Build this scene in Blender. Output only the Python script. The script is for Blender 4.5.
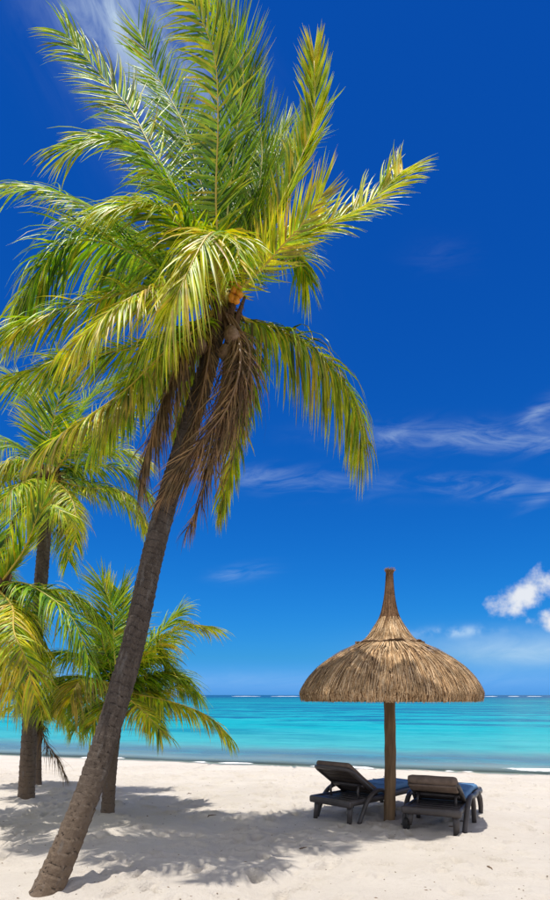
import bpy, bmesh, math, random
import numpy as np
from mathutils import Vector, Matrix, noise as mnoise

for o in list(bpy.data.objects): bpy.data.objects.remove(o)
scene = bpy.context.scene
COL = scene.collection
RNG = random.Random(11)

# ------------------------------------------------------------------ camera
CAM_H, FPX, HORIZ = 1.7, 600.0, 695.0      # eye height, focal length and horizon row in the 550x900 picture
cam_d = bpy.data.cameras.new('camera'); cam = bpy.data.objects.new('camera', cam_d); COL.objects.link(cam)
cam.location = (0, 0, CAM_H); cam.rotation_euler = (math.radians(90), 0, 0)
cam_d.sensor_fit = 'VERTICAL'; cam_d.sensor_height = 36; cam_d.lens = 24.0
cam_d.shift_y = (HORIZ - 450) / 900.0
cam_d.clip_start = 0.05; cam_d.clip_end = 60000
scene.camera = cam

# ------------------------------------------------------------------ node helpers
class E:
    """a socket (or number) with arithmetic that builds Math nodes"""
    def __init__(s, tree, v): s.t, s.v = tree, v
    def _m(s, op, *args, clamp=False):
        n = s.t.nodes.new('ShaderNodeMath'); n.operation = op; n.use_clamp = clamp
        for i, a in enumerate((s,) + args):
            a = a.v if isinstance(a, E) else a
            if isinstance(a, (int, float)): n.inputs[i].default_value = a
            else: s.t.links.new(a, n.inputs[i])
        return E(s.t, n.outputs[0])
    def __add__(s, o): return s._m('ADD', o)
    __radd__ = __add__
    def __sub__(s, o): return s._m('SUBTRACT', o)
    def __rsub__(s, o): return (s * -1.0) + o
    def __mul__(s, o): return s._m('MULTIPLY', o)
    __rmul__ = __mul__
    def __truediv__(s, o): return s._m('DIVIDE', o)
    def pow(s, o): return s._m('POWER', o)
    def max(s, o): return s._m('MAXIMUM', o)
    def min(s, o): return s._m('MINIMUM', o)
    def exp(s): return s._m('EXPONENT')
    def abs(s): return s._m('ABSOLUTE')
    def sin(s): return s._m('SINE')
    def clamp(s): return s._m('ADD', 0.0, clamp=True)
    def step(s, a, b):
        n = s.t.nodes.new('ShaderNodeMapRange'); n.interpolation_type = 'SMOOTHSTEP'
        s.t.links.new(s.v, n.inputs[0]); n.inputs[1].default_value = a; n.inputs[2].default_value = b
        return E(s.t, n.outputs[0])

def mixc(t, f, a, b, blend='MIX'):
    n = t.nodes.new('ShaderNodeMix'); n.data_type = 'RGBA'; n.blend_type = blend
    for i, v in ((0, f), (6, a), (7, b)):
        v = v.v if isinstance(v, E) else v
        if isinstance(v, (int, float)): n.inputs[i].default_value = v
        elif isinstance(v, tuple): n.inputs[i].default_value = v + (1,) if len(v) == 3 else v
        else: t.links.new(v, n.inputs[i])
    return n.outputs[2]
def combine(t, x, y, z):
    n = t.nodes.new('ShaderNodeCombineXYZ')
    for i, v in enumerate((x, y, z)):
        v = v.v if isinstance(v, E) else v
        if isinstance(v, (int, float)): n.inputs[i].default_value = v
        else: t.links.new(v, n.inputs[i])
    return n.outputs[0]
def noise(t, vec, scale, detail=4, rough=0.55, dist=0.0):
    n = t.nodes.new('ShaderNodeTexNoise'); n.inputs['Scale'].default_value = scale
    n.inputs['Detail'].default_value = detail; n.inputs['Roughness'].default_value = rough
    n.inputs['Distortion'].default_value = dist
    if vec is not None: t.links.new(vec, n.inputs['Vector'])
    return E(t, n.outputs[0])
def sep(t, v):
    n = t.nodes.new('ShaderNodeSeparateXYZ'); t.links.new(v, n.inputs[0])
    return [E(t, n.outputs[i]) for i in range(3)]

# ------------------------------------------------------------------ sun and sky
SUN_TRAVEL = Vector((0.05, 0.085, -1.0)).normalized()
world = bpy.data.worlds.new('World'); scene.world = world; world.use_nodes = True
wt = world.node_tree; wt.nodes.clear()
sky = wt.nodes.new('ShaderNodeTexSky'); sky.sky_type = 'NISHITA'; sky.sun_disc = False
sky.sun_elevation = math.asin(-SUN_TRAVEL.z)
sky.sun_rotation = math.atan2(-SUN_TRAVEL.x, -SUN_TRAVEL.y)
sky.altitude = 0; sky.air_density = 1.0; sky.dust_density = 0.2; sky.ozone_density = 2.0
SKY_STRENGTH = 0.1
# polarised, saturated rendering of the clear sky (one curve per channel, the same over the whole dome)
sr, sg, sb = [q * 0.1 for q in sep(wt, sky.outputs[0])]
gp = sg.pow(1.6)
sky_col = combine(wt, sr.pow(2.0) * 1.9, gp / (gp * 1.45 + 1.0) * 12.0, (sb * 1.18 + (sg - sb).max(0.0) * 1.5) * 10.0)
# clouds, by direction of view (x/y, z/y are the tangents towards the open sea)
tc = wt.nodes.new('ShaderNodeTexCoord'); wdir = tc.outputs['Generated']
dx, dy, dz = sep(wt, wdir)
yy = dy.max(0.08)
X = dx / yy * FPX + 275.0
Y = dz / yy * -FPX + HORIZ
front = dy.step(0.05, 0.25)
seen = front * ((X - 275.0) * -1.0).step(520.0, 300.0) * (X - 275.0).step(520.0, 300.0) * Y.step(-330.0, -40.0)
pix = combine(wt, X * 0.01, Y * 0.01, 0.0)
def blob(cx, cy, sx, sy, ang=0.0):
    c, s = math.cos(math.radians(ang)), math.sin(math.radians(ang))
    u = ((X - cx) * c + (Y - cy) * s) / sx
    v = ((X - cx) * -s + (Y - cy) * c) / sy
    return (u * u + v * v)
def gauss(*a): return (blob(*a) * -1.0).exp()
def streak(ang, su, sv, scale, dist=0.6):
    c, s = math.cos(math.radians(ang)), math.sin(math.radians(ang))
    return noise(wt, combine(wt, (X * c + Y * s) * su, (Y * c - X * s) * sv, 3.0), scale, 6, 0.62, dist)
st_flat = streak(-4, 0.0085, 0.032, 1.6, 1.0)
st_diag = streak(62, 0.006, 0.03, 1.5)
puff = noise(wt, pix, 4.6, 7, 0.55)
puff_big = noise(wt, pix, 1.8, 5, 0.6)
wisps = gauss(128, 28, 150, 52, 60) * st_diag.step(0.18, 0.92) * 0.85
for (cx, cy, sx, sy, an, k) in ((505, 438, 120, 13, 1, 1.0), (540, 412, 26, 8, -35, 1.0), (498, 488, 48, 10, 0, 0.7), (545, 494, 22, 7, -35, .8),
                                (285, 480, 70, 12, 5, .75), (394, 437, 28, 8, 0, .6), (243, 573, 24, 7, -8, .8), (425, 480, 60, 8, 0, .35),
                                (440, 255, 30, 16, 0, .08)):
    wisps = wisps + gauss(cx, cy, sx, sy, an) * st_flat.step(0.36, 0.72) * (k * 0.28)
low = gauss(545, 650, 110, 17, 0) * (st_flat * 0.9 + 0.25) * 0.55 + gauss(455, 632, 40, 5, -3) * puff.step(.35, .7) * 0.5
low = low + gauss(275, 680, 420, 10) * (st_flat * 0.6) * 0.3
cum = ((1.0 - blob(524, 595, 46, 20, -33)) * 0.6 + (puff - 0.5) * 2.0).max((1.0 - blob(553, 620, 26, 12, 0)) * 0.5 + (puff - 0.5) * 1.9)
cum = cum.max((1.0 - blob(556, 580, 20, 16, 0)) * 0.5 + (puff - 0.5) * 1.9)
cum_a = cum.step(-0.02, 0.75)
# bright white cloud added outside the view to lift and neutralise shadows
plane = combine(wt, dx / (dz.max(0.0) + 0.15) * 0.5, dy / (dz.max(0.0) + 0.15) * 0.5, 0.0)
fill_cloud = noise(wt, plane, 1.3, 7, 0.6, 0.8).step(0.36, 0.58) * (1.0 - seen) * 0.92

c1 = mixc(wt, fill_cloud.clamp(), mixc(wt, ((wisps + low).clamp() * front), sky_col, (7.6, 9.3, 10.2)), (10.2, 10.0, 9.7))
c2 = mixc(wt, (cum_a * front * 0.92), c1, mixc(wt, (puff * .5 + puff_big * .5).step(.38, .60), (5.4, 6.2, 7.8), (8.6, 8.8, 9.1)))  # cumulus shading painted in, grey against white by noise
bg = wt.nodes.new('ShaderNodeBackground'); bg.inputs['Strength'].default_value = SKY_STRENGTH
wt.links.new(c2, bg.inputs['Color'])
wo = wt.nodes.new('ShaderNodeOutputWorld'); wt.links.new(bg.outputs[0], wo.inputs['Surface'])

sun_d = bpy.data.lights.new('sun', 'SUN'); sun_d.energy = 4.6; sun_d.angle = math.radians(0.53); sun_d.color = (1.0, 0.955, 0.88)
sun = bpy.data.objects.new('sun', sun_d); COL.objects.link(sun)
sun.location = (-2, -8, 40); sun.rotation_euler = SUN_TRAVEL.to_track_quat('-Z', 'Y').to_euler()

vs = scene.view_settings
vs.view_transform = 'Standard'; vs.look = 'None'; vs.exposure = 0.0; vs.gamma = 1.0; vs.use_curve_mapping = False
scene.render.resolution_x, scene.render.resolution_y = 626, 1024
scene.cycles.max_bounces = 8; scene.cycles.transparent_max_bounces = 12

# ------------------------------------------------------------------ general helpers
def P(px, py, d):
    """a pixel of the photograph at distance d (metres along the view)"""
    return Vector(((px - 275) / FPX * d, d, CAM_H - (py - HORIZ) / FPX * d))

def material(name):
    m = bpy.data.materials.new(name); m.use_nodes = True
    t = m.node_tree; t.nodes.clear()
    out = t.nodes.new('ShaderNodeOutputMaterial'); b = t.nodes.new('ShaderNodeBsdfPrincipled')
    t.links.new(b.outputs[0], out.inputs['Surface'])
    return m, t, b, out
def setin(t, b, **kw):
    names = dict(color='Base Color', rough='Roughness', spec='Specular IOR Level', ior='IOR', normal='Normal', alpha='Alpha', coat='Coat Weight')
    for k, v in kw.items():
        s = b.inputs[names[k]]
        v = v.v if isinstance(v, E) else v
        if isinstance(v, (int, float)): s.default_value = v
        elif isinstance(v, tuple): s.default_value = v + (1,)
        else: t.links.new(v, s)
def bump(t, h, strength, distance=1.0, normal=None):
    n = t.nodes.new('ShaderNodeBump'); n.inputs['Strength'].default_value = strength; n.inputs['Distance'].default_value = distance
    t.links.new(h.v, n.inputs['Height'])
    if normal is not None: t.links.new(normal, n.inputs['Normal'])
    return n.outputs[0]
def attr(t, name):
    n = t.nodes.new('ShaderNodeAttribute'); n.attribute_name = name; return n
def objco(t): return t.nodes.new('ShaderNodeTexCoord').outputs['Object']
def poswld(t): return t.nodes.new('ShaderNodeNewGeometry').outputs['Position']

def mesh_obj(name, verts, faces, mat, parent=None, smooth=True, cols=None, uv=None, kind=None):
    me = bpy.data.meshes.new(name)
    me.from_pydata([tuple(v) for v in verts], [], [tuple(f) for f in faces])
    if smooth: me.polygons.foreach_set('use_smooth', [True] * len(me.polygons))
    if cols is not None:
        a = me.color_attributes.new('col', 'FLOAT_COLOR', 'POINT')
        a.data.foreach_set('color', np.asarray(cols, dtype=np.float32).ravel())
    if uv is not None:
        a = me.attributes.new('run', 'FLOAT_VECTOR', 'POINT')
        a.data.foreach_set('vector', np.asarray(uv, dtype=np.float32).ravel())
    if mat is not None: me.materials.append(mat)
    me.update()
    o = bpy.data.objects.new(name, me); COL.objects.link(o)
    if parent is not None: o.parent = parent
    if kind: o['kind'] = kind
    return o
def tag(o, label, cat, group=None):
    o['label'] = label; o['category'] = cat
    if group: o['group'] = group
    return o
def empty(name, loc, rz=0.0):
    o = bpy.data.objects.new(name, None); COL.objects.link(o)
    o.empty_display_size = 0.2; o.location = loc; o.rotation_euler = (0, 0, rz); return o

class MB:
    """collects shapes for one mesh"""
    def __init__(s): s.v, s.f, s.c = [], [], []
    def add(s, vs, fs, col=None):
        k = len(s.v); s.v += [tuple(v) for v in vs]; s.f += [tuple(i + k for i in f) for f in fs]
        if col is not None: s.c += [col] * len(vs)
    def tube(s, pts, radii, n=8, col=None, flat=1.0, cap=True, upv=Vector((0, 0, 1))):
        pts = [Vector(p) for p in pts]; vs = []; m = len(pts)
        if not isinstance(radii, (list, tuple)): radii = [radii] * m
        side_prev = None
        for i, p in enumerate(pts):
            T = (pts[min(i + 1, m - 1)] - pts[max(i - 1, 0)]).normalized()
            if side_prev is None:
                u = upv if abs(T.dot(upv)) < 0.95 else Vector((1, 0, 0))
                S = T.cross(u).normalized()
            else: S = (side_prev - T * side_prev.dot(T)).normalized()
            side_prev = S; N = S.cross(T)
            for k in range(n):
                a = 2 * math.pi * k / n
                vs.append(p + S * math.cos(a) * radii[i] + N * math.sin(a) * radii[i] * flat)
        fs = [(i * n + k, i * n + (k + 1) % n, (i + 1) * n + (k + 1) % n, (i + 1) * n + k) for i in range(m - 1) for k in range(n)]
        if cap: fs += [tuple(range(n - 1, -1, -1)), tuple(range((m - 1) * n, m * n))]
        s.add(vs, fs, col)
    def build(s, name, mat, parent=None, smooth=True, bevel=0, kind=None):
        o = mesh_obj(name, s.v, s.f, mat, parent, smooth, s.c if s.c else None, kind=kind)
        return o

def catmull(pts, n):
    pts = [Vector(p) for p in pts]
    q = [pts[0] * 2 - pts[1]] + pts + [pts[-1] * 2 - pts[-2]]
    raw = []
    for i in range(1, len(q) - 2):
        for k in range(24):
            t = k / 24; a, b, c, d = q[i - 1], q[i], q[i + 1], q[i + 2]
            raw.append(0.5 * ((2 * b) + (c - a) * t + (2 * a - 5 * b + 4 * c - d) * t * t + (3 * b - a - 3 * c + d) * t ** 3))
    raw.append(pts[-1])
    L = [0.0]
    for i in range(1, len(raw)): L.append(L[-1] + (raw[i] - raw[i - 1]).length)
    out = []; j = 0
    for k in range(n):
        s = L[-1] * k / (n - 1)
        while j < len(L) - 2 and L[j + 1] < s: j += 1
        f = (s - L[j]) / max(1e-9, L[j + 1] - L[j])
        out.append(raw[j].lerp(raw[j + 1], min(1, max(0, f))))
    return out, L[-1]

# ------------------------------------------------------------------ shore line and sand
SN = Vector((0.3007, 0.954, 0)); SU = 18.78; SEA_Z = -0.6
def sand_base(x, y):
    u = SN.x * x + SN.y * y
    k = np.maximum(u - 9.0, 0) / (SU - 9.0)
    return np.where(k < 1, -0.6 * k ** 1.5, -0.6 - 0.9 * (k - 1)).clip(-7, 1)
def vnoise(x, y, scale, seed):
    """smooth value noise on arrays"""
    r = np.random.RandomState(seed); tab = r.rand(256, 256)
    X_, Y_ = x * scale + 1000, y * scale + 1000
    xi, yi = np.floor(X_).astype(int), np.floor(Y_).astype(int)
    fx, fy = X_ - xi, Y_ - yi
    fx, fy = fx * fx * (3 - 2 * fx), fy * fy * (3 - 2 * fy)
    g = lambda a, b: tab[a % 256, b % 256]
    return (g(xi, yi) * (1 - fx) + g(xi + 1, yi) * fx) * (1 - fy) + (g(xi, yi + 1) * (1 - fx) + g(xi + 1, yi + 1) * fx) * fy - 0.5

def graded(lo, hi, step, far, ratio=1.25):
    core = list(np.arange(lo, hi, step)); s = step; up = [core[-1]]; dn = [core[0]]
    while up[-1] < far[1]: s *= ratio; up.append(up[-1] + s)
    s = step
    while dn[-1] > far[0]: s *= ratio; dn.append(dn[-1] - s)
    return np.array(dn[:0:-1] + core + up[1:])
gx = graded(-6.2, 6.2, 0.03, (-500, 500))
gy = graded(4.2, 13.5, 0.028, (-300, 16), 1.02)
gy = np.concatenate([[-300, -150, -60, -20, -6, -1, 2], gy[(gy > 3.0) & (gy < 22)], np.arange(22.1, 34, 0.25), [36, 40, 46, 55, 70, 90, 130, 200]])
GX, GY = np.meshgrid(gx, gy)
GZ = sand_base(GX, GY)
near = np.clip(1 - np.maximum(np.abs(GX) - 6, 0) / 8, 0, 1) * np.clip(1 - np.maximum(GY - 18, 0) / 6, 0, 1) * np.clip((GY - 1) / 2, 0, 1)
GZ = GZ + near * (vnoise(GX, GY, 0.55, 1) * 0.07 + vnoise(GX, GY, 1.7, 2) * 0.045 + vnoise(GX, GY, 4.5, 3) * 0.022 + vnoise(GX, GY, 11, 4) * 0.009)
fr = np.random.RandomState(5)
def dent(cx, cy, ang, lx, ly, depth):
    i0, i1 = np.searchsorted(gy, (cy - 0.5, cy + 0.5)); j0, j1 = np.searchsorted(gx, (cx - 0.5, cx + 0.5))
    if i1 - i0 < 2 or j1 - j0 < 2: return
    x_, y_ = GX[i0:i1, j0:j1] - cx, GY[i0:i1, j0:j1] - cy
    c, s = math.cos(ang), math.sin(ang)
    q = ((x_ * c + y_ * s) / lx) ** 2 + ((-x_ * s + y_ * c) / ly) ** 2
    GZ[i0:i1, j0:j1] += depth * (-np.exp(-q * 1.4) + 0.55 * np.exp(-(np.sqrt(q) - 1.35) ** 2 * 6))
for k in range(800):                                    # scattered footprints, several lines of steps
    dent(fr.uniform(-6, 6), fr.uniform(4.4, 17), fr.uniform(0, 6.3), fr.uniform(.07, .15), fr.uniform(.05, .085), fr.uniform(.018, .055))
for k in range(30):
    x_, y_, a_ = fr.uniform(-6, 6), fr.uniform(4.5, 15), fr.uniform(0, 6.3)
    for q in range(14):
        x_ += math.cos(a_) * .62; y_ += math.sin(a_) * .62; sd = (-1) ** q * .1
        dent(x_ - math.sin(a_) * sd, y_ + math.cos(a_) * sd, a_, .13, .058, fr.uniform(.03, .06)); a_ += fr.uniform(-.1, .1)
for (bx, by, hh) in ((-1.94, 5.05, .015), (-4.1, 9.9, .015), (-2.44, 8.7, .02), (1.56, 8.15, .015)):       # sand drifted against the trunks and the pole
    GZ += hh * np.exp(-((GX - bx) ** 2 + (GY - by) ** 2) / .09)
def sand_z(x, y):
    i = min(max(np.searchsorted(gy, y), 1), len(gy) - 1); j = min(max(np.searchsorted(gx, x), 1), len(gx) - 1)
    fy = (y - gy[i - 1]) / (gy[i] - gy[i - 1]); fx = (x - gx[j - 1]) / (gx[j] - gx[j - 1])
    return float((GZ[i - 1, j - 1] * (1 - fx) + GZ[i - 1, j] * fx) * (1 - fy) + (GZ[i, j - 1] * (1 - fx) + GZ[i, j] * fx) * fy)

def grid_mesh(name, xs, ys, zs, mat):
    ny, nx = zs.shape
    co = np.stack([xs, ys, zs], -1).reshape(-1, 3).astype(np.float32)
    idx = np.arange(ny * nx).reshape(ny, nx)
    quads = np.stack([idx[:-1, :-1], idx[:-1, 1:], idx[1:, 1:], idx[1:, :-1]], -1).reshape(-1, 4)
    me = bpy.data.meshes.new(name)
    me.vertices.add(len(co)); me.vertices.foreach_set('co', co.ravel())
    me.loops.add(quads.size); me.loops.foreach_set('vertex_index', quads.ravel().astype(np.int32))
    me.polygons.add(len(quads)); me.polygons.foreach_set('loop_start', np.arange(0, quads.size, 4, dtype=np.int32))
    me.polygons.foreach_set('loop_total', np.full(len(quads), 4, dtype=np.int32))
    me.polygons.foreach_set('use_smooth', np.ones(len(quads), dtype=bool))
    me.materials.append(mat); me.update(calc_edges=True); me.validate()
    o = bpy.data.objects.new(name, me); COL.objects.link(o); return o

m_sand, t, b, out = material('sand')
p = poswld(t); px_, py_, pz_ = sep(t, p)
big = noise(t, p, 0.8, 5); mid = noise(t, p, 9.0, 5, 0.65); fine = noise(t, p, 190.0, 3, 0.7); grain = noise(t, p, 60.0, 4, 0.7)
c = mixc(t, big.step(.3, .7), (0.625, 0.565, 0.49), (0.69, 0.63, 0.555))
c = mixc(t, (mid * .6 + grain * .4).step(.48, .68) * 0.28, c, (0.50, 0.43, 0.35))
c = mixc(t, fine.step(.60, .75) * 0.5, c, (0.40, 0.33, 0.26))  # dark grain specks, strengthened as painted relief shade under the high sun
c = mixc(t, fine.step(.32, .22) * 0.4, c, (0.74, 0.68, 0.60))
wet = (pz_ + (mid - 0.5) * 0.05).step(-0.535, -0.575)
c = mixc(t, wet * (pz_.step(-0.78, -0.62) * 0.45 + 0.25), c, (0.36, 0.30, 0.22))
setin(t, b, color=c, rough=0.95 - wet * 0.6, spec=0.12 + wet * 0.4, normal=bump(t, grain * 0.8 + fine * 0.3 + mid * 1.2, 0.9, 0.03))
sand = grid_mesh('sand_beach', GX, GY, GZ, m_sand); sand['kind'] = 'structure'

# ------------------------------------------------------------------ sea
ga = graded(-14, 14, 0.16, (-16000, 16000), 1.10)
gu = [SU - 2.0]; s_ = 0.10
while gu[-1] < 20000:
    gu.append(gu[-1] + s_)
    if gu[-1] > SU + 8: s_ *= 1.045
gu = np.array(gu)
GA, GU = np.meshgrid(ga, gu)
SX = SN.x * GU + SN.y * GA; SY = SN.y * GU - SN.x * GA
S = GU - SU
lap = vnoise(GA, GU, 0.25, 21) * 1.2 + vnoise(GA, GU * 0, 0.08, 22) * 2.0
damp = np.clip(1.4 - S / 60, 0, 1)
h = damp * (0.035 * vnoise(GA * 0.35, GU, 0.9, 23) + 0.02 * vnoise(GA * .6, GU, 2.2, 24)) * np.clip((S + 1.0) / 3, 0.15, 1)
right = 1 / (1 + np.exp(-(GA - 1.5) * 1.2))
h += 0.10 * np.exp(-((S - 1.35 - lap * .35) / 0.32) ** 2) * right * (0.6 + vnoise(GA, GU * 0, 0.9, 25))     # a little breaking wave
h += 0.03 * np.exp(-((S - 3.6 - lap * .4) / 0.5) ** 2)
GZs = SEA_Z + h
m_sea, t, b, out = material('sea_water')
p = poswld(t); wx, wy, wz = sep(t, p)
s = wx * SN.x + wy * SN.y - SU
al = wx * SN.y - wy * SN.x
wob = noise(t, combine(t, al * 0.25, s * 0.06, 0.0), 1.0, 4)
stretched = combine(t, al, s * 0.55, 0.0)
patch = noise(t, combine(t, al * 0.5, s, 0.0), 0.045, 5, 0.6)
patch2 = noise(t, combine(t, al * 0.35, s, 4.0), 0.16, 4, 0.6)
ripple = noise(t, combine(t, al * 0.5, s, 0.0), 1.6, 4, 0.6) * .45 + noise(t, combine(t, al * 0.30, s, 2.0), 0.42, 4, 0.65) * .55
sj = s + (wob - 0.5) * 6.0
c = mixc(t, sj.step(1.0, 9.0), (0.27, 0.33, 0.26), (0.06, 0.38, 0.36))
c = mixc(t, sj.step(8.0, 24.0), c, (0.004, 0.365, 0.365))
c = mixc(t, (s + (patch - .5) * 60).step(40.0, 120.0), c, (0.002, 0.265, 0.27))
c = mixc(t, s.step(130.0, 350.0), c, (0.002, 0.145, 0.165))
c = mixc(t, s.step(330.0, 600.0), c, (0.004, 0.035, 0.11))
weed = patch.step(.47, .58) * s.step(30.0, 70.0) * (1.0 - s.step(300.0, 700.0))
c = mixc(t, weed * 0.85, c, (0.003, 0.08, 0.155))
patch3 = noise(t, combine(t, al * 0.085, s * 0.19, 9.0), 1.0, 6, 0.66)
weed3 = patch3.step(.47, .58) * s.step(22.0, 34.0) * (1.0 - s.step(85.0, 130.0))
c = mixc(t, weed3 * 0.9, c, (0.004, 0.07, 0.155))
weed2 = patch2.step(.50, .64) * s.step(8.0, 16.0) * (1.0 - s.step(120.0, 220.0))
c = mixc(t, weed2 * 0.65, c, (0.002, 0.16, 0.21))
shore_weed = ((s + (wob - 0.5) * 3.0 - 3.6) / 2.5); shore_weed = (shore_weed * shore_weed * -1.0).exp()
c = mixc(t, shore_weed * (ripple.step(.35, .6) * .3 + .7) * (patch2.step(.30, .55) * .4 + .6) * 1.0, c, (0.065, 0.135, 0.17))
c = mixc(t, ripple.step(.48, .62) * 0.45, c, mixc(t, 0.5, c, (0.10, 0.50, 0.52)))
c = mixc(t, ripple.step(.50, .38) * 0.50, c, mixc(t, 0.5, c, (0.0, 0.12, 0.20)))
wave = noise(t, combine(t, al * 0.45, s, 0.0), 3.2, 5, 0.6)
swell = noise(t, combine(t, al * 0.25, s, 0.0), 0.55, 3, 0.5)
setin(t, b, color=c, rough=0.25, ior=1.33, spec=0.14, normal=bump(t, wave * 0.10 + swell * 0.35, 0.5, 0.5))
tr = t.nodes.new('ShaderNodeBsdfTransparent'); tr.inputs[0].default_value = (0.80, 0.93, 0.90, 1)
clear = t.nodes.new('ShaderNodeMixShader')
t.links.new((s + (wob - .5) * 1.2).step(-0.3, 1.7).max(0.12).v, clear.inputs[0]); t.links.new(tr.outputs[0], clear.inputs[1]); t.links.new(b.outputs[0], clear.inputs[2])
# foam along the water's edge and on the small breaker
lace = noise(t, combine(t, al * 1.5, s * 2.6, 0.0), 4.5, 6, 0.7)
edge = (s + (noise(t, combine(t, al, 0.0, 0.0), 0.45, 4) - 0.5) * 1.3)
q1 = (edge - 0.15) / 0.26; q2 = (edge - 1.15) / 0.34; q3 = (edge - 2.6) / 0.22
gapn = noise(t, combine(t, al, 7.0, 0.0), 0.33, 3)
foam = (q1 * q1 * -1.0).exp() * gapn.step(.42, .60) * 1.1 + (q2 * q2 * -1.0).exp() * al.step(0.0, 2.5) * 0.95 + (q3 * q3 * -1.0).exp() * gapn.step(.60, .50) * 0.36
foam = (foam * (lace * 1.9 + 0.05)).step(0.36, 0.66)
fo = t.nodes.new('ShaderNodeBsdfDiffuse'); fo.inputs[0].default_value = (0.78, 0.79, 0.78, 1)
fm = t.nodes.new('ShaderNodeMixShader')
t.links.new(foam.v, fm.inputs[0]); t.links.new(clear.outputs[0], fm.inputs[1]); t.links.new(fo.outputs[0], fm.inputs[2]); t.links.new(fm.outputs[0], out.inputs['Surface'])
sea = grid_mesh('sea', SX, SY, GZs, m_sea); sea['kind'] = 'structure'

m_foam, t, b, out = material('surf')
setin(t, b, color=mixc(t, noise(t, poswld(t), 0.4, 4).step(.35, .7), (0.55, 0.63, 0.68), (0.85, 0.87, 0.88)), rough=0.8)
def surf_line(a0, a1, u, hgt):
    mb = MB(); n = max(6, int((a1 - a0) / 5)); vs = []; prof = ((-4, -.3), (-2.4, .7), (-.6, 1), (1.6, .55), (5, -.3))
    for i in range(n):
        f = i / (n - 1); a = a0 + (a1 - a0) * f; k = math.sin(math.pi * f) ** .5 * (0.6 + 0.8 * mnoise.noise((a * .05, u, 0)) ** 2 + .3 * RNG.random())
        for (w, hh) in prof:
            uu = u + w * (0.5 + k) + 6 * math.sin(a * .013)
            vs.append((SN.x * uu + SN.y * a, SN.y * uu - SN.x * a, SEA_Z + hh * hgt * k))
    m = len(prof)
    mb.add(vs, [(i * m + k, i * m + k + 1, (i + 1) * m + k + 1, (i + 1) * m + k) for i in range(n - 1) for k in range(m - 1)]); return mb
fo_all = MB()
for (x0, x1, d) in ((228, 262, 950), (268, 302, 930), (190, 206, 1000), (484, 498, 880), (508, 520, 900), (527, 543, 880), (552, 580, 900), (80, 120, 1050), (640, 690, 900), (-60, -20, 1100), (345, 372, 960)):
    a0, a1 = sorted((SN.y * (q - 275) / FPX * d - SN.x * d) for q in (x0, x1))
    mb = surf_line(a0, a1, d * SN.y + SN.x * ((x0 + x1) / 2 - 275) / FPX * d, .6); fo_all.add(mb.v, mb.f)
sf = fo_all.build('reef_surf', m_foam, kind='stuff')
tag(sf, 'thin white line of surf breaking on the distant reef', 'surf')

# ------------------------------------------------------------------ materials for the objects
def leaf_material(name, rough, transl):
    m, t, b, out = material(name)
    a = attr(t, 'col'); co = objco(t)
    v = noise(t, co, 6.0, 3); v2 = noise(t, co, 40.0, 3)
    c = mixc(t, 1.0, a.outputs[0], mixc(t, v.step(.3, .7), (0.58, 0.66, 0.6), (1.22, 1.18, 1.1)), 'MULTIPLY')
    c = mixc(t, v2.step(.64, .8) * .22, c, (0.22, 0.17, 0.05))
    setin(t, b, color=c, rough=rough, spec=0.38)
    tl = t.nodes.new('ShaderNodeBsdfTranslucent')
    t.links.new(mixc(t, 1.0, c, (1.5, 1.6, 0.45), 'MULTIPLY'), tl.inputs[0])
    mx = t.nodes.new('ShaderNodeMixShader'); mx.inputs[0].default_value = transl
    t.links.new(b.outputs[0], mx.inputs[1]); t.links.new(tl.outputs[0], mx.inputs[2]); t.links.new(mx.outputs[0], out.inputs['Surface'])
    return m
M_LEAF = leaf_material('palm_leaflets', 0.40, 0.30)
M_DEAD = leaf_material('dry_leaflets', 0.75, 0.15)
m_rach, t, b, out = material('frond_stem')
a = attr(t, 'col'); setin(t, b, color=mixc(t, noise(t, objco(t), 14, 4).step(.4, .75) * .5, a.outputs[0], (0.20, 0.13, 0.05)), rough=0.45)
M_RACH = m_rach
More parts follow.
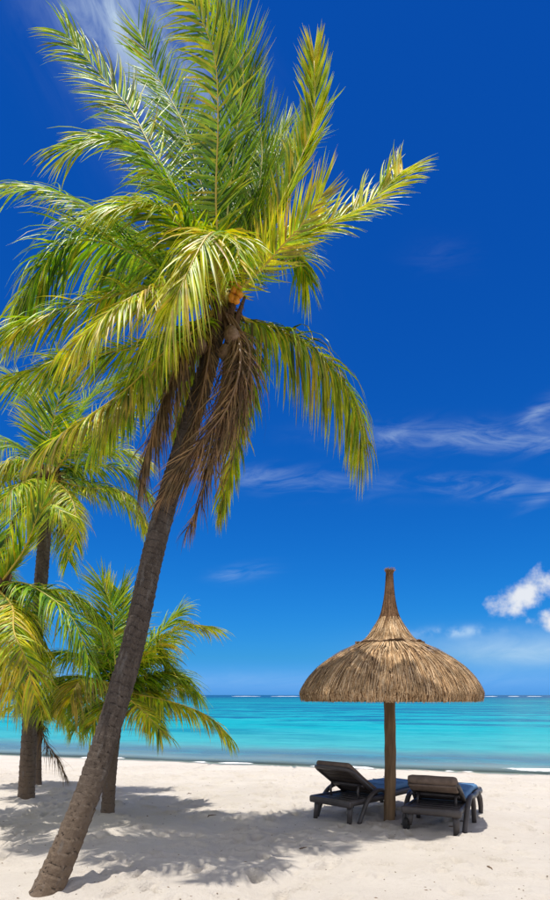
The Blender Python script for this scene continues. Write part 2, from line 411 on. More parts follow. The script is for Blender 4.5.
def trunk_material(name, tone):
    m, t, b, out = material(name)
    r = attr(t, 'run').outputs['Vector']; ru, rv, rw = sep(t, r)           # x,y on the unit circle, z metres along the trunk
    n1 = noise(t, combine(t, ru * .9, rv * .9, rw * 3.0), 1.2, 5, .6); n2 = noise(t, combine(t, ru * 3.0, rv * 3.0, rw * 22.0), 1.5, 5, .65)
    vert = noise(t, combine(t, ru * 9.0, rv * 9.0, rw * 2.2), 1.3, 5, .7); spot = noise(t, combine(t, ru * 2.2, rv * 2.2, rw * 16.0), 2.0, 3, .5)
    k = tone
    c = mixc(t, n1.step(.3, .7), (0.115 * k, 0.088 * k, 0.070 * k), (0.235 * k, 0.185 * k, 0.148 * k))
    c = mixc(t, n2.step(.45, .75) * .6, c, (0.31 * k, 0.255 * k, 0.21 * k))
    c = mixc(t, vert.step(.56, .70) * .6, c, (0.055 * k, 0.040 * k, 0.030 * k))
    c = mixc(t, rw.step(1.7, 0.0) * .65, c, mixc(t, n2, (0.20, 0.135, 0.085), (0.34, 0.25, 0.175)))
    c = mixc(t, noise(t, combine(t, ru * 1.4, rv * 1.4, rw * 2.4), 1.3, 6, .68).step(.56, .66) * .55, c, (0.36 * k, 0.325 * k, 0.29 * k))
    scar = sep(t, attr(t, 'col').outputs['Vector'])[0]
    c = mixc(t, scar.step(.16, .05) * n1.step(.3, .55) * .75, c, (0.045 * k, 0.032 * k, 0.024 * k))
    c = mixc(t, scar.step(.80, .97) * n2.step(.4, .6) * .45, c, (0.40 * k, 0.34 * k, 0.285 * k))
    gouge = spot.step(.62, .68) * rw.step(2.3, 1.2) * noise(t, combine(t, ru, rv, rw * 1.2), 1.1, 2).step(.50, .58)
    c = mixc(t, gouge * .85, c, (0.02, 0.013, 0.010))
    setin(t, b, color=c, rough=0.9, spec=.2, normal=bump(t, n2 * .6 + vert * -.6 + gouge * -1.2, 0.95, 0.035))
    return m
M_TRUNK = trunk_material('palm_trunk', .50); M_TRUNK2 = trunk_material('palm_trunk_dark', 0.55)
def mottled(name, c0, c1, scale, rough=.6, spec=.3, bmp=.3, stretch=(1, 1, 1)):
    m, t, b, out = material(name); x, y, z = sep(t, objco(t))
    v = combine(t, x * stretch[0], y * stretch[1], z * stretch[2])
    n = noise(t, v, scale, 5, .6); f = noise(t, v, scale * 6, 4, .65)
    setin(t, b, color=mixc(t, (n * .7 + f * .3).step(.32, .68), c0, c1), rough=(f * .3 + rough - .15), spec=spec, normal=bump(t, f + n, bmp, .01))
    return m
M_NUT = mottled('coconut_husk', (0.10, 0.055, 0.03), (0.30, 0.20, 0.13), 9)
M_NUTY = mottled('young_coconut', (0.42, 0.14, 0.012), (0.66, 0.27, 0.02), 12, .45)
M_FIBRE = mottled('palm_fibre', (0.05, 0.03, 0.018), (0.17, 0.10, 0.055), 14, .9, .1, .6, (1, 1, .3))
M_POLE = mottled('weathered_pole', (0.10, 0.062, 0.032), (0.27, 0.175, 0.095), 7, .8, .2, .6, (1, 1, .12))
M_PLASTIC = mottled('dark_resin', (0.042, 0.036, 0.035), (0.078, 0.067, 0.063), 5, .42, .45, .05)
M_WEAVE = mottled('back_panel', (0.028, 0.020, 0.016), (0.055, 0.040, 0.032), 40, .6, .3, .2)
M_TAUPE = mottled('taupe_pad', (0.11, 0.082, 0.065), (0.18, 0.135, 0.108), 9, .85, .15, .25)
M_BLUE = mottled('blue_pad', (0.09, 0.20, 0.36), (0.14, 0.27, 0.44), 7, .8, .2, .25)
M_RUBBER = mottled('wheel_rubber', (0.012, 0.011, 0.010), (0.03, 0.028, 0.026), 20, .7)
M_TWIG = mottled('dry_twig', (0.09, 0.06, 0.035), (0.26, 0.18, 0.12), 30, .9, .1, .4)

# ------------------------------------------------------------------ palms
GREEN = [(0.026, 0.100, 0.006), (0.075, 0.205, 0.008), (0.165, 0.345, 0.010), (0.30, 0.49, 0.012)]
YELLOW = [(0.36, 0.50, 0.012), (0.52, 0.58, 0.014), (0.66, 0.60, 0.016), (0.64, 0.47, 0.018)]
BROWN = [(0.10, 0.048, 0.020), (0.19, 0.105, 0.045), (0.31, 0.185, 0.090), (0.055, 0.026, 0.013)]
def lerp3(a, b, f): return tuple(a[i] + (b[i] - a[i]) * f for i in range(3))

def frond(palm, origin, ctrl, rng, L=0.72, n=78, roll=(0, 0), vee=18, droop=0.8, wind=(0, 0, 0), yellow=0.25, dry=0.0,
          width=0.042, stem=0.022, start=0.13, splay=(66, 26), dead=False, side=None):
    """ctrl: world points of the stem; leaflets leave it on both sides and bend under their weight"""
    L *= 1.2 if not dead else 1.6; n = int(n * 2.05); width *= .64 if not dead else .58
    N = 60
    pts, Ltot = catmull(ctrl, N)
    g = Vector((0, 0, -1)); wind = Vector(wind)
    # side vector: horizontal, square to the plane the frond bends in
    mid_ = pts[N // 2] - pts[0]; end_ = pts[-1] - pts[0]
    hv = Vector((end_.x * .5 + mid_.x, end_.y * .5 + mid_.y, 0))
    if hv.length < 0.05: hv = Vector((0.3, -1, 0))
    S0 = Vector(side).normalized() if side else hv.normalized().cross(Vector((0, 0, 1)))
    verts, faces, cols = [], [], []
    tilt = rng.uniform(-.12, .12)
    def frame(t):
        f = t * (N - 1); i = min(int(f), N - 2); p = pts[i].lerp(pts[i + 1], f - i)
        T = (pts[min(i + 2, N - 1)] - pts[max(i - 1, 0)]).normalized()
        Sx = (S0 - T * S0.dot(T)).normalized(); Nn = Sx.cross(T)
        if Nn.z < 0 and side is None and abs(T.z) < .8: pass
        r = math.radians(roll[0] + (roll[1] - roll[0]) * t)
        return p, T, Sx * math.cos(r) + Nn * math.sin(r), Nn * math.cos(r) - Sx * math.sin(r)
    SEG = 5
    clump = [rng.random() for _ in range(40)]
    for sd in (-1, 1):
        for k in range(n):
            t = start + (1 - start) * ((k + rng.uniform(-.3, .3)) / (n - 1)); t = min(.995, max(start, t))
            if rng.random() < ((0.03 if not dead else 0.10) if clump[int(abs(t) * 38) % 40] > .13 else .7): continue
            p, T, Sx, Nn = frame(t)
            f = (t - start) / (1 - start)
            ln = L * (0.50 + 0.50 * min(1, f / .28)) * (1 - (.22 if not dead else .45) * max(0, (f - .45) / .55) ** 1.6) * rng.uniform(.86, 1.10)
            if dead: ln *= rng.uniform(.55, 1.05)
            ang = math.radians(splay[0] + (splay[1] - splay[0]) * f ** 1.3 + rng.gauss(0, 7 if not dead else 14) + (clump[int(f * 18)] - .5) * 12)
            vv = math.radians(vee * (1 - .4 * f) + rng.gauss(0, 11 if not dead else 25))
            D = (T * math.cos(ang) + (Sx * sd * math.cos(vv) + Nn * math.sin(vv)) * math.sin(ang)).normalized()
            dr = droop * rng.uniform(.5, 1.5) * (1.0 + .5 * (clump[20 + int(f * 18)] - .5))
            w = width * rng.uniform(.8, 1.15) * (0.75 + .25 * (1 - f))
            # colour
            yy_ = yellow + .35 * (rng.random() - .5) + .22 * (f - .4)
            base = GREEN[rng.randrange(4)]
            if dead: base = BROWN[rng.randrange(4)]; tipc = lerp3(base, (0.36, 0.25, 0.15), rng.random() * .8)
            else:
                if rng.random() < yy_ * 1.1: base = lerp3(base, YELLOW[rng.randrange(4)], min(1, .35 + yy_ * .9))
                tipc = lerp3(base, YELLOW[rng.randrange(4)], min(1, .15 + yy_ * .7))
                if rng.random() < dry + .06: tipc = lerp3(tipc, (0.30, 0.17, 0.07), .8)
                if rng.random() < dry * .5: base = lerp3(base, (0.24, 0.13, 0.05), .7)
            q = p.copy(); k0 = len(verts); tw = rng.uniform(-.9, .9)
            for i in range(SEG + 1):
                h_ = i / SEG
                W = T - D * T.dot(D)
                if W.length < 1e-3: W = Sx.copy()
                W.normalize(); Q = D.cross(W); a_ = tw * h_ + tilt
                W2 = W * math.cos(a_) + Q * math.sin(a_); Q2 = D.cross(W2)
                if Q2.dot(Nn) < 0: Q2 = -Q2
                ww = w * (0.5, 1.0, 0.92, 0.68, 0.38, 0.03)[i] * .5
                verts += [q - W2 * ww, q - Q2 * ww * .45, q + W2 * ww]
                ci = lerp3(base, tipc, h_ ** 1.6); cols += [ci + (1,)] * 3
                if i < SEG:
                    D = (D + g * dr * (h_ + .15) * .42 + wind * (h_ + .1) * .42).normalized()
                    q = q + D * (ln / SEG)
            for i in range(SEG):
                a = k0 + i * 3
                faces += [(a, a + 1, a + 4, a + 3), (a + 1, a + 2, a + 5, a + 4)]
    rc = (0.52, 0.38, 0.045) if yellow > .3 else (0.42, 0.38, 0.05)
    if dead: rc = (0.19, 0.11, 0.055)
    mb = MB()
    rad = [max(.0035, stem * (1 - i / (N - 1)) ** .8) * (1 + 1.3 * max(0, 1 - i / 7)) for i in range(0, N, 2)]
    mb.tube([pts[i] - origin for i in range(0, N, 2)], rad, 7, rc + (1,), .75)
    r_ = mb.build('frond', M_RACH, palm)
    lf = mesh_obj('leaflets', [v - origin for v in verts], faces, M_DEAD if dead else M_LEAF, r_, True, cols, kind='stuff')
    if dead: r_['label'] = 'dry brown hanging frond'
    return r_

def make_trunk(palm, origin, ctrl, r0, r1, rng, mat, ring=.085, flare=1.3, seg=44, lump=.05):
    pts, Lt = catmull(ctrl, max(24, int(ctrl_len(ctrl) / .016)))
    n = len(pts); vs = []; uv = []; sw = []; prev = None; s_ = 0; seed = rng.uniform(0, 99)
    phase = 0; ph = []
    for i in range(n):
        f = i / (n - 1); phase += (Lt / n) / (ring * (1.15 - .35 * f) * (1 + .5 * mnoise.noise((f * 23, seed, 0)))); ph.append(phase)
    for i, p in enumerate(pts):
        T = (pts[min(i + 1, n - 1)] - pts[max(i - 1, 0)]).normalized()
        Sx = T.cross(Vector((0, 1, 0))).normalized() if prev is None else (prev - T * prev.dot(T)).normalized()
        prev = Sx; N = Sx.cross(T); f = i / (n - 1)
        r = r0 + (r1 - r0) * f; r *= 1 + (flare - 1) * math.exp(-f * Lt / .28)
        for k in range(seg):
            a = 2 * math.pi * k / seg; ca, sa = math.cos(a), math.sin(a)
            tl = .35 * mnoise.noise((ca * 1.1, sa * 1.1, f * 9 + seed))
            saw = (ph[i] + tl) % 1.0
            step_ = (saw ** 3) * .055 - (.05 if saw < .10 else 0)
            l_ = lump * mnoise.noise((ca * .8 + seed, sa * .8, f * Lt * 1.6)) + .03 * mnoise.noise((ca * 3 + seed, sa * 3, f * Lt * 9)) + .02 * mnoise.noise((ca * 9, sa * 9 + seed, f * Lt * 25))
            rr = r * (1 + step_ * (.5 + .8 * abs(mnoise.noise((ca, sa + seed, f * 14)))) * 1.9 + l_)
            sw.append((saw, saw, saw, 1)); vs.append(p + Sx * ca * rr + N * sa * rr - origin); uv.append((ca, sa, f * Lt))
    fs = [(i * seg + k, i * seg + (k + 1) % seg, (i + 1) * seg + (k + 1) % seg, (i + 1) * seg + k) for i in range(n - 1) for k in range(seg)]
    fs.append(tuple(range((n - 1) * seg, n * seg)))
    return mesh_obj('trunk', vs, fs, mat, palm, True, sw, uv)
def ctrl_len(c): return sum((Vector(c[i + 1]) - Vector(c[i])).length for i in range(len(c) - 1))

def nut(palm, loc, r, mat, rng, name='coconut'):
    vs, fs = [], []; n, m = 10, 12; ax = Vector((rng.gauss(0, .4), rng.gauss(0, .4), 1)).normalized()
    S_ = ax.orthogonal().normalized(); T_ = ax.cross(S_)
    for i in range(n + 1):
        th = math.pi * i / n
        for k in range(m):
            a = 2 * math.pi * k / m; rr = r * math.sin(th) * (1 + .06 * math.cos(3 * a)) * (1 - .12 * math.cos(th))
            vs.append(loc + ax * r * 1.22 * math.cos(th) + S_ * rr * math.cos(a) + T_ * rr * math.sin(a))
    fs = [(i * m + k, (i + 1) * m + k, (i + 1) * m + (k + 1) % m, i * m + (k + 1) % m) for i in range(n) for k in range(m)]
    return mesh_obj(name, vs, fs, mat, palm)

def crown_heart(palm, c, rng, r, hgt):
    """leaf bases and brown fibre round the top of the trunk"""
    for k in range(9):
        a = k * 2.4 + rng.uniform(-.2, .2); mb = MB(); z0 = c.z - hgt * (.65 - .09 * k)
        d = Vector((math.cos(a), math.sin(a), 0)); ln = hgt * rng.uniform(.7, 1.0)
        pts = [c + d * r * .75 + Vector((0, 0, z0 - c.z)), c + d * r * 1.1 + Vector((0, 0, z0 - c.z + ln * .5)), c + d * r * (1.5 + .2 * rng.random()) + Vector((0, 0, z0 - c.z + ln))]
        mb.tube(pts, [r * .55, r * .42, r * .16], 9, None, .5); mb.build('leaf_base', M_FIBRE, palm)
    mb = MB()
    for k in range(120):
        a = rng.uniform(0, 6.28); d = Vector((math.cos(a), math.sin(a), 0)); z = rng.uniform(-hgt * .7, hgt * .25)
        p0 = c + d * r * rng.uniform(.8, 1.25) + Vector((0, 0, z)); p1 = p0 + d * rng.uniform(.02, .12) + Vector((rng.gauss(0, .05), rng.gauss(0, .05), -rng.uniform(.05, .3)))
        mb.tube([p0, (p0 + p1) / 2 + d * .03, p1], [.006, .005, .002], 4)
    mb.build('fibre_sheath', M_FIBRE, palm, kind='stuff')
    return

# ---- the big leaning palm
D0, DC = 5.06, 6.7
base = P(45, 897, D0); base.z = sand_z(base.x, base.y)
palm = empty('palm_tree', base)
tag(palm, 'tall leaning coconut palm with ringed grey trunk and brown hanging fronds', 'palm tree', )
tp = [(45, 897), (60, 862), (88, 792), (110, 725), (132, 648), (150, 567), (168, 497), (190, 425), (207, 370), (218, 322)]
tc_ = []
for (x, y) in tp:
    f = (897 - y) / (897 - 322); tc_.append(P(x, y, D0 + (DC - D0) * f))
tc_[0].z = base.z - .12; tc_[0].x -= .04
make_trunk(palm, base, tc_, .114, .098, random.Random(3), M_TRUNK, .095, 1.15)
C = P(221, 308, DC)
rg = random.Random(7)
def F(pix, dtip, dmid=None, base_px=(221, 306), **kw):
    """stem through photo pixels; depth runs from the crown to dtip"""
    c0 = P(base_px[0], base_px[1], DC); n = len(pix); out_ = [c0]
    for i, (x, y) in enumerate(pix):
        f = (i + 1) / n
        d = DC + (dtip - DC) * (math.sin(f * math.pi / 2) if dmid is None else f)
        out_.append(P(x, y, d))
    return frond(palm, base, out_, rg, **kw)
# rising fronds
F([(182, 205), (150, 146), (132, 112), (105, 80), (66, 34)], 7.3, vee=0, droop=.55, wind=(-.3, 0, .15), roll=(40, 75), yellow=.3, L=.55, dry=.1)
F([(195, 228), (166, 182), (140, 152), (108, 138), (74, 146)], 6.0, vee=0, droop=.8, wind=(-.25, 0, 0), roll=(25, 50), yellow=.25, L=.58)
F([(205, 200), (182, 122), (158, 78), (138, 28)], 7.6, vee=25, droop=.35, wind=(.15, 0, .3), yellow=.22, L=.50, roll=(30, 50))
F([(216, 200), (218, 125), (214, 55), (190, -6)], 6.3, vee=5, droop=.5, wind=(-.45, 0, .1), yellow=.38, L=.52, roll=(20, 10), splay=(74, 30))
F([(228, 209), (238, 125), (243, 70), (226, 25), (205, 4)], 7.0, vee=35, droop=.15, wind=(.15, .1, .55), yellow=.12, L=.62, splay=(45, 18))
F([(252, 225), (262, 150), (248, 85), (222, 40)], 7.4, vee=35, droop=.1, wind=(.1, 0, .6), yellow=.2, L=.58, splay=(42, 18))
F([(258, 250), (283, 198), (299, 163), (314, 118), (314, 56)], 7.1, vee=30, droop=.05, wind=(-.08, 0, .3), roll=(-40, -65), yellow=.62, L=.44, splay=(30, 24), n=84, width=.06)
F([(255, 258), (282, 244), (325, 226), (368, 203), (403, 170)], 6.6, vee=15, droop=.42, wind=(.25, 0, .12), yellow=.72, L=.46, roll=(-35, -65), splay=(58, 40), n=88, width=.05)
F([(258, 272), (282, 246), (304, 222), (322, 195)], 6.1, vee=10, droop=.2, wind=(.1, 0, .45), yellow=.7, L=.42, dry=.5, n=46)
F([(248, 230), (268, 185), (284, 150)], 7.6, vee=30, droop=.1, wind=(.1, 0, .5), yellow=.2, L=.62, n=50, splay=(48, 22))
F([(240, 230), (255, 190), (275, 165), (300, 150)], 8.2, vee=30, droop=.3, yellow=.15, L=.6)
F([(238, 262), (262, 240), (292, 246), (308, 282)], 7.4, vee=-10, droop=1.1, yellow=.35, L=.5, n=60)
F([(250, 262), (276, 252), (300, 258)], 7.9, vee=0, droop=.8, yellow=.25, L=.55, n=50)
F([(232, 240), (226, 180), (200, 130)], 7.9, vee=20, droop=.5, yellow=.2, L=.6, n=60)
F([(236, 235), (246, 190), (270, 150), (285, 128)], 7.9, vee=25, droop=.15, wind=(0, 0, .4), yellow=.3, L=.5, n=56, splay=(40, 22))
F([(205, 262), (180, 225), (150, 205), (120, 205)], 5.7, vee=0, droop=.8, wind=(-.2, 0, 0), yellow=.4, L=.55, roll=(10, 30))
F([(200, 275), (165, 262), (130, 268), (104, 292)], 7.8, vee=-5, droop=1.0, yellow=.25, L=.6)
# left hand fronds
F([(165, 252), (115, 220), (65, 195), (20, 186), (-35, 195)], 7.3, vee=-5, droop=.65, roll=(10, 40), wind=(-.4, 0, -.05), yellow=.25, L=.56)
F([(190, 292), (163, 272), (122, 248), (80, 240), (46, 263), (18, 306)], 6.3, vee=-10, droop=1.4, wind=(-.1, 0, 0), yellow=.22, L=.74, n=86)
F([(195, 290), (165, 284), (100, 299), (42, 316), (-12, 340)], 6.0, vee=-12, droop=.75, wind=(-.2, 0, 0), yellow=.5, L=.52)
F([(190, 278), (160, 250), (120, 225), (90, 222)], 8.0, vee=0, droop=1.1, yellow=.15, L=.7)
F([(200, 287), (160, 286), (118, 305), (82, 336)], 5.3, vee=-10, droop=1.1, yellow=.78, dry=.35, L=.62, n=70)
F([(218, 268), (217, 236), (206, 238), (186, 275), (170, 312)], 5.05, vee=-5, droop=1.2, wind=(.12, 0, 0), yellow=.85, dry=.35, L=.72, n=60, splay=(44, 14))
F([(228, 262), (232, 236), (236, 240), (240, 262)], 5.3, vee=0, droop=.8, yellow=.5, L=.45, n=40)
F([(198, 322), (160, 340), (112, 352), (62, 361), (-14, 388)], 6.2, vee=-12, droop=.7, wind=(-.35, 0, 0), yellow=.45, L=.50)
F([(198, 328), (165, 352), (128, 388), (85, 418), (42, 446)], 5.7, vee=-15, droop=1.3, yellow=.6, dry=.7, L=.48)
F([(196, 330), (160, 366), (128, 402), (92, 445)], 7.4, vee=-15, droop=1.3, yellow=.35, L=.5)
# right hand, hanging
F([(246, 319), (270, 326), (306, 343), (334, 372), (354, 404), (362, 436)], 7.2, vee=-22, droop=1.7, wind=(-.12, 0, 0), yellow=.45, dry=.25, L=.78, n=92)
F([(238, 320), (252, 338), (246, 390), (232, 440)], 7.6, vee=-20, droop=1.6, yellow=.3, L=.45, n=60)
F([(228, 330), (236, 376), (236, 440), (222, 505)], 7.2, vee=-25, droop=1.5, yellow=.62, dry=.35, L=.42, n=64, splay=(35, 14))
F([(198, 326), (186, 352), (182, 396), (178, 430)], 7.5, vee=-20, droop=1.5, yellow=.5, dry=.3, L=.42, n=56, splay=(40, 16))
# dead fronds hanging beside the trunk
F([(238, 326), (250, 356), (240, 405), (206, 452), (170, 492)], 6.1, vee=-25, droop=1.2, wind=(-.55, 0, -.1), dead=True, L=.50, n=84, width=.022, splay=(30, 10))
F([(236, 330), (240, 366), (226, 410), (195, 448), (176, 470)], 5.9, vee=-25, droop=1.0, wind=(-.55, 0, -.1), dead=True, L=.46, n=80, width=.02, splay=(28, 10))
F([(226, 330), (224, 380), (214, 450), (198, 505), (188, 528)], 6.2, vee=-25, droop=1.5, dead=True, L=.36, n=72, width=.022, splay=(26, 10))
F([(198, 325), (184, 346), (166, 392), (150, 440), (141, 484)], 6.1, vee=-25, droop=1.6, dead=True, L=.52, n=80, width=.024, splay=(30, 10))
F([(212, 330), (208, 360), (198, 410), (180, 455)], 6.2, vee=-25, droop=1.3, dead=True, L=.34, n=66, width=.02, splay=(26, 10))
F([(235, 328), (243, 366), (228, 420), (206, 470)], 6.3, vee=-25, droop=1.3, dead=True, L=.40, n=66, width=.022, splay=(32, 10))
F([(232, 330), (232, 372), (212, 425), (182, 470), (160, 500)], 5.95, vee=-25, droop=1.0, wind=(-.5, 0, -.1), dead=True, L=.42, n=80, width=.02, splay=(28, 10))
F([(206, 330), (178, 372), (158, 420), (143, 466)], 6.3, vee=-25, droop=1.5, dead=True, L=.50, n=70, width=.024, splay=(30, 10))
F([(196, 325), (170, 340), (138, 372), (112, 412)], 7.3, vee=-12, droop=.9, wind=(-.2, 0, 0), yellow=.4, L=.5)
crown_heart(palm, C - base + Vector((0, 0, -.02)), random.Random(5), .16, .55)
rn = random.Random(9)
for (x, y, d, r) in ((232, 335, 6.42, .085), (226, 352, 6.46, .08), (187, 358, 6.5, .075), (184, 373, 6.52, .07), (200, 345, 6.45, .08), (238, 360, 6.5, .07)):
    nut(palm, P(x, y, d) - base, r, M_NUT, rn)
for (x, y) in ((231, 281), (238, 285), (234, 290), (239, 294), (232, 298), (236, 300)):
    nut(palm, P(x, y, 6.42) - base, .040, M_NUTY, rn, 'young_coconut')
mb = MB(); mb.tube([P(226, 318, 6.6) - base, P(240, 330, 6.45) - base, P(242, 350, 6.42) - base], [.02, .016, .008], 7); mb.build('flower_stalk', M_FIBRE, palm)

# ---- other palms: crown at pixel cp and depth d
def small_palm(label, foot, cp, d, mid, r0, r1, fr_px, seed, L, nleaf, dead_px=(), extra=10, reach=1.6, nuts=0, yellow=.4, width=.04, foot_d=None):
    rg = random.Random(seed); fd = foot_d or d
    b0 = P(foot[0], foot[1], fd); b0.z = sand_z(b0.x, b0.y)
    pm = empty('palm_tree', b0); tag(pm, label, 'palm tree')
    pts = [b0 + Vector((0, 0, -.1))] + [P(x, y, fd + (d - fd) * (foot[1] - y) / (foot[1] - cp[1])) for (x, y) in mid] + [P(cp[0], cp[1], d)]
    make_trunk(pm, b0, pts, r0, r1, rg, M_TRUNK2, .08, 1.15, 30)
    c0 = P(cp[0], cp[1], d)
    def one(px, dd, kw):
        n = len(px); cc = [c0] + [P(x, y, d + dd * math.sin((i + 1) / n * math.pi / 2)) for i, (x, y) in enumerate(px)]
        kw = dict(kw); kw.setdefault('yellow', yellow); kw.setdefault('L', L); kw.setdefault('n', nleaf); kw.setdefault('droop', 1.1); kw.setdefault('width', width); kw.setdefault('stem', .018)
        frond(pm, b0, cc, rg, **kw)
    for (px, dd, kw) in fr_px: one(px, dd, kw)
    for (px, dd) in dead_px: one(px, dd, dict(dead=True, droop=1.5, vee=-20, splay=(32, 10), width=.022))
    for k in range(extra):                                     # fronds to the back and the sides that fill the crown
        a = k * 2.4 + rg.uniform(-.3, .3); el = rg.uniform(-.2, 1.2); ln = reach * rg.uniform(.8, 1.05)
        h_ = Vector((math.cos(a), abs(math.sin(a)) * .8 + .25, 0)).normalized()
        dr = Vector((h_.x * math.cos(el), h_.y * math.cos(el), math.sin(el)))
        cc = [c0, c0 + dr * ln * .35, c0 + dr * ln * .7 + Vector((0, 0, -.10 * ln)), c0 + dr * ln * .95 + Vector((0, 0, -.38 * ln))]
        frond(pm, b0, cc, rg, L=L, n=nleaf, vee=0, droop=1.0, yellow=yellow * .6, width=width, stem=.018)
    crown_heart(pm, c0 - b0, rg, r1 * 1.15, .4 * r1 / .14)
    for k in range(nuts):
        a = k * 1.3 + 4; nut(pm, c0 - b0 + Vector((math.cos(a) * .18, math.sin(a) * .18, -.12 - .05 * (k % 3))), .085, M_NUTY if k % 2 else M_NUT, rg)
    return pm

small_palm('tall upright coconut palm with dark straight trunk and full crown', (26, 798), (50, 478), 9.9, [(29, 735), (34, 660), (41, 580), (46, 520)], .125, .095,
    [([(50, 440), (56, 410), (64, 376)], -.3, dict(vee=25, droop=.2, L=.6, wind=(0, 0, .3), yellow=.35)),
     ([(44, 440), (36, 405), (18, 380)], .4, dict(vee=10, droop=.6)),
     ([(70, 452), (95, 432), (128, 412)], -.5, dict(vee=10, droop=.6, yellow=.45)),
     ([(85, 462), (112, 450), (140, 458)], .5, dict(vee=0, droop=.9, yellow=.6)),
     ([(86, 488), (115, 489), (134, 500), (148, 528)], -.4, dict(vee=-10, droop=1.1, yellow=.5, dry=.3, L=.42)),
     ([(66, 490), (75, 510), (76, 540)], -1.0, dict(vee=-15, droop=1.3, yellow=.75, dry=.2, L=.42, n=44)),
     ([(28, 462), (8, 462), (-20, 480)], -.5, dict(vee=-10, droop=1.3, yellow=.6, dry=.4, L=.6)),
     ([(28, 452), (2, 440), (-30, 450)], .5, dict(vee=0, droop=1.0, yellow=.3)),
     ([(30, 480), (12, 490), (-6, 512)], -.9, dict(vee=-15, droop=1.3, yellow=.55, L=.55)),
     ([(66, 440), (88, 400), (112, 380)], .6, dict(vee=15, droop=.5, yellow=.3)),
     ([(36, 500), (50, 505), (64, 512)], -1.4, dict(vee=-15, droop=1.2, yellow=.5, L=.5))],
    21, .52, 56, [([(30, 494), (12, 522), (-4, 560)], -.4), ([(55, 498), (62, 512), (66, 530)], -.8)], 8, 1.9, 5, .5)

small_palm('short coconut palm with spreading yellow-green fronds behind the leaning trunk', (107, 812), (118, 690), 8.7, [(111, 765), (116, 722)], .09, .08,
    [([(108, 660), (94, 620), (78, 600), (52, 592)], -.3, dict(vee=0, droop=.8, wind=(-.2, 0, 0), yellow=.35)),
     ([(114, 650), (112, 610), (102, 584)], .3, dict(vee=20, droop=.35, wind=(-.15, 0, .15), yellow=.3)),
     ([(122, 650), (124, 612), (120, 588)], .8, dict(vee=20, droop=.4, yellow=.3)),
     ([(130, 672), (156, 645), (182, 626), (208, 626)], -.3, dict(vee=-5, droop=1.1, yellow=.8, dry=.1, L=.46)),
     ([(135, 660), (160, 632), (178, 612)], .5, dict(vee=10, droop=.8, yellow=.3, L=.5)),
     ([(135, 694), (172, 702), (206, 715), (228, 735)], -.2, dict(vee=-15, droop=1.4, yellow=.72, dry=.25, L=.42)),
     ([(140, 692), (158, 692), (176, 686)], .5, dict(vee=-5, droop=1.0, yellow=.75, dry=.3, L=.34, n=40)),
     ([(96, 662), (64, 652), (24, 660)], -.2, dict(vee=-5, droop=1.3, yellow=.3, L=.5)),
     ([(100, 680), (66, 676), (34, 690)], .4, dict(vee=-10, droop=1.2, yellow=.45, L=.5)),
     ([(106, 682), (84, 679), (74, 690), (70, 702)], -1.1, dict(vee=-10, droop=1.5, yellow=.9, dry=.9, L=.50, n=50)),
     ([(112, 700), (100, 712), (92, 726)], -.8, dict(vee=-10, droop=1.2, yellow=.6, dry=.2, L=.42, n=44)),
     ([(130, 700), (146, 714), (160, 730)], -.8, dict(vee=-10, droop=1.2, yellow=.6, dry=.3, L=.4, n=44))],
    33, .5, 54, [], 12, 1.5, 0, .4, foot_d=8.72)

small_palm('coconut palm at the beach edge whose low crown overhangs the dark straight trunk', (-24, 826), (-4, 588), 7.8, [(-22, 740), (-14, 660)], .14, .11,
    [([(10, 570), (26, 545), (45, 498)], -.4, dict(vee=35, droop=.05, yellow=.55, L=.46, splay=(34, 14), wind=(0, 0, .2))),
     ([(18, 582), (42, 592), (72, 618), (92, 668)], -.6, dict(vee=-10, droop=1.3, yellow=.12, L=.5)),
     ([(12, 606), (14, 632), (26, 660), (34, 694)], -1.5, dict(vee=-15, droop=1.4, yellow=.75, dry=.3, L=.5, n=60)),
     ([(10, 610), (8, 650), (12, 690)], -.8, dict(vee=-15, droop=1.3, yellow=.7, dry=.5, L=.5)),
     ([(14, 600), (34, 625), (48, 665)], .4, dict(vee=-10, droop=1.2, yellow=.4, L=.5)),
     ([(-4, 560), (-8, 535), (-14, 505)], 0, dict(vee=20, droop=.3, yellow=.4)),
     ([(10, 596), (22, 640), (20, 700)], .2, dict(vee=-15, droop=1.3, yellow=.65, dry=.3, L=.5)),
     ([(-22, 575), (-50, 575), (-80, 600)], 0, dict(vee=0, droop=1.1)), ([(-24, 600), (-50, 630), (-64, 670)], -.5, dict(vee=-10, droop=1.2))],
    44, .5, 52, [], 3, 1.4, 0, .4)

small_palm('slender young palm with yellow fronds and one dry drooping leaf, beside the straight trunk', (38, 784), (38, 722), 11.4, [(38, 755)], .065, .055,
    [([(52, 706), (66, 702), (84, 716)], -.2, dict(vee=0, droop=.9, yellow=.8, L=.36)),
     ([(46, 712), (58, 712), (70, 728)], -.6, dict(vee=0, droop=1.0, yellow=.8, L=.34)),
     ([(26, 708), (12, 706), (-2, 716)], -.2, dict(vee=0, droop=1.0, yellow=.75, L=.36)),
     ([(40, 700), (46, 682), (54, 668)], .2, dict(vee=15, droop=.4, yellow=.6, L=.36)),
     ([(34, 700), (26, 684), (14, 674)], .2, dict(vee=10, droop=.5, yellow=.6, L=.36))],
    55, .36, 36, [([(46, 742), (56, 756), (66, 776)], -.2)], 4, .8, 0, .7, .034)

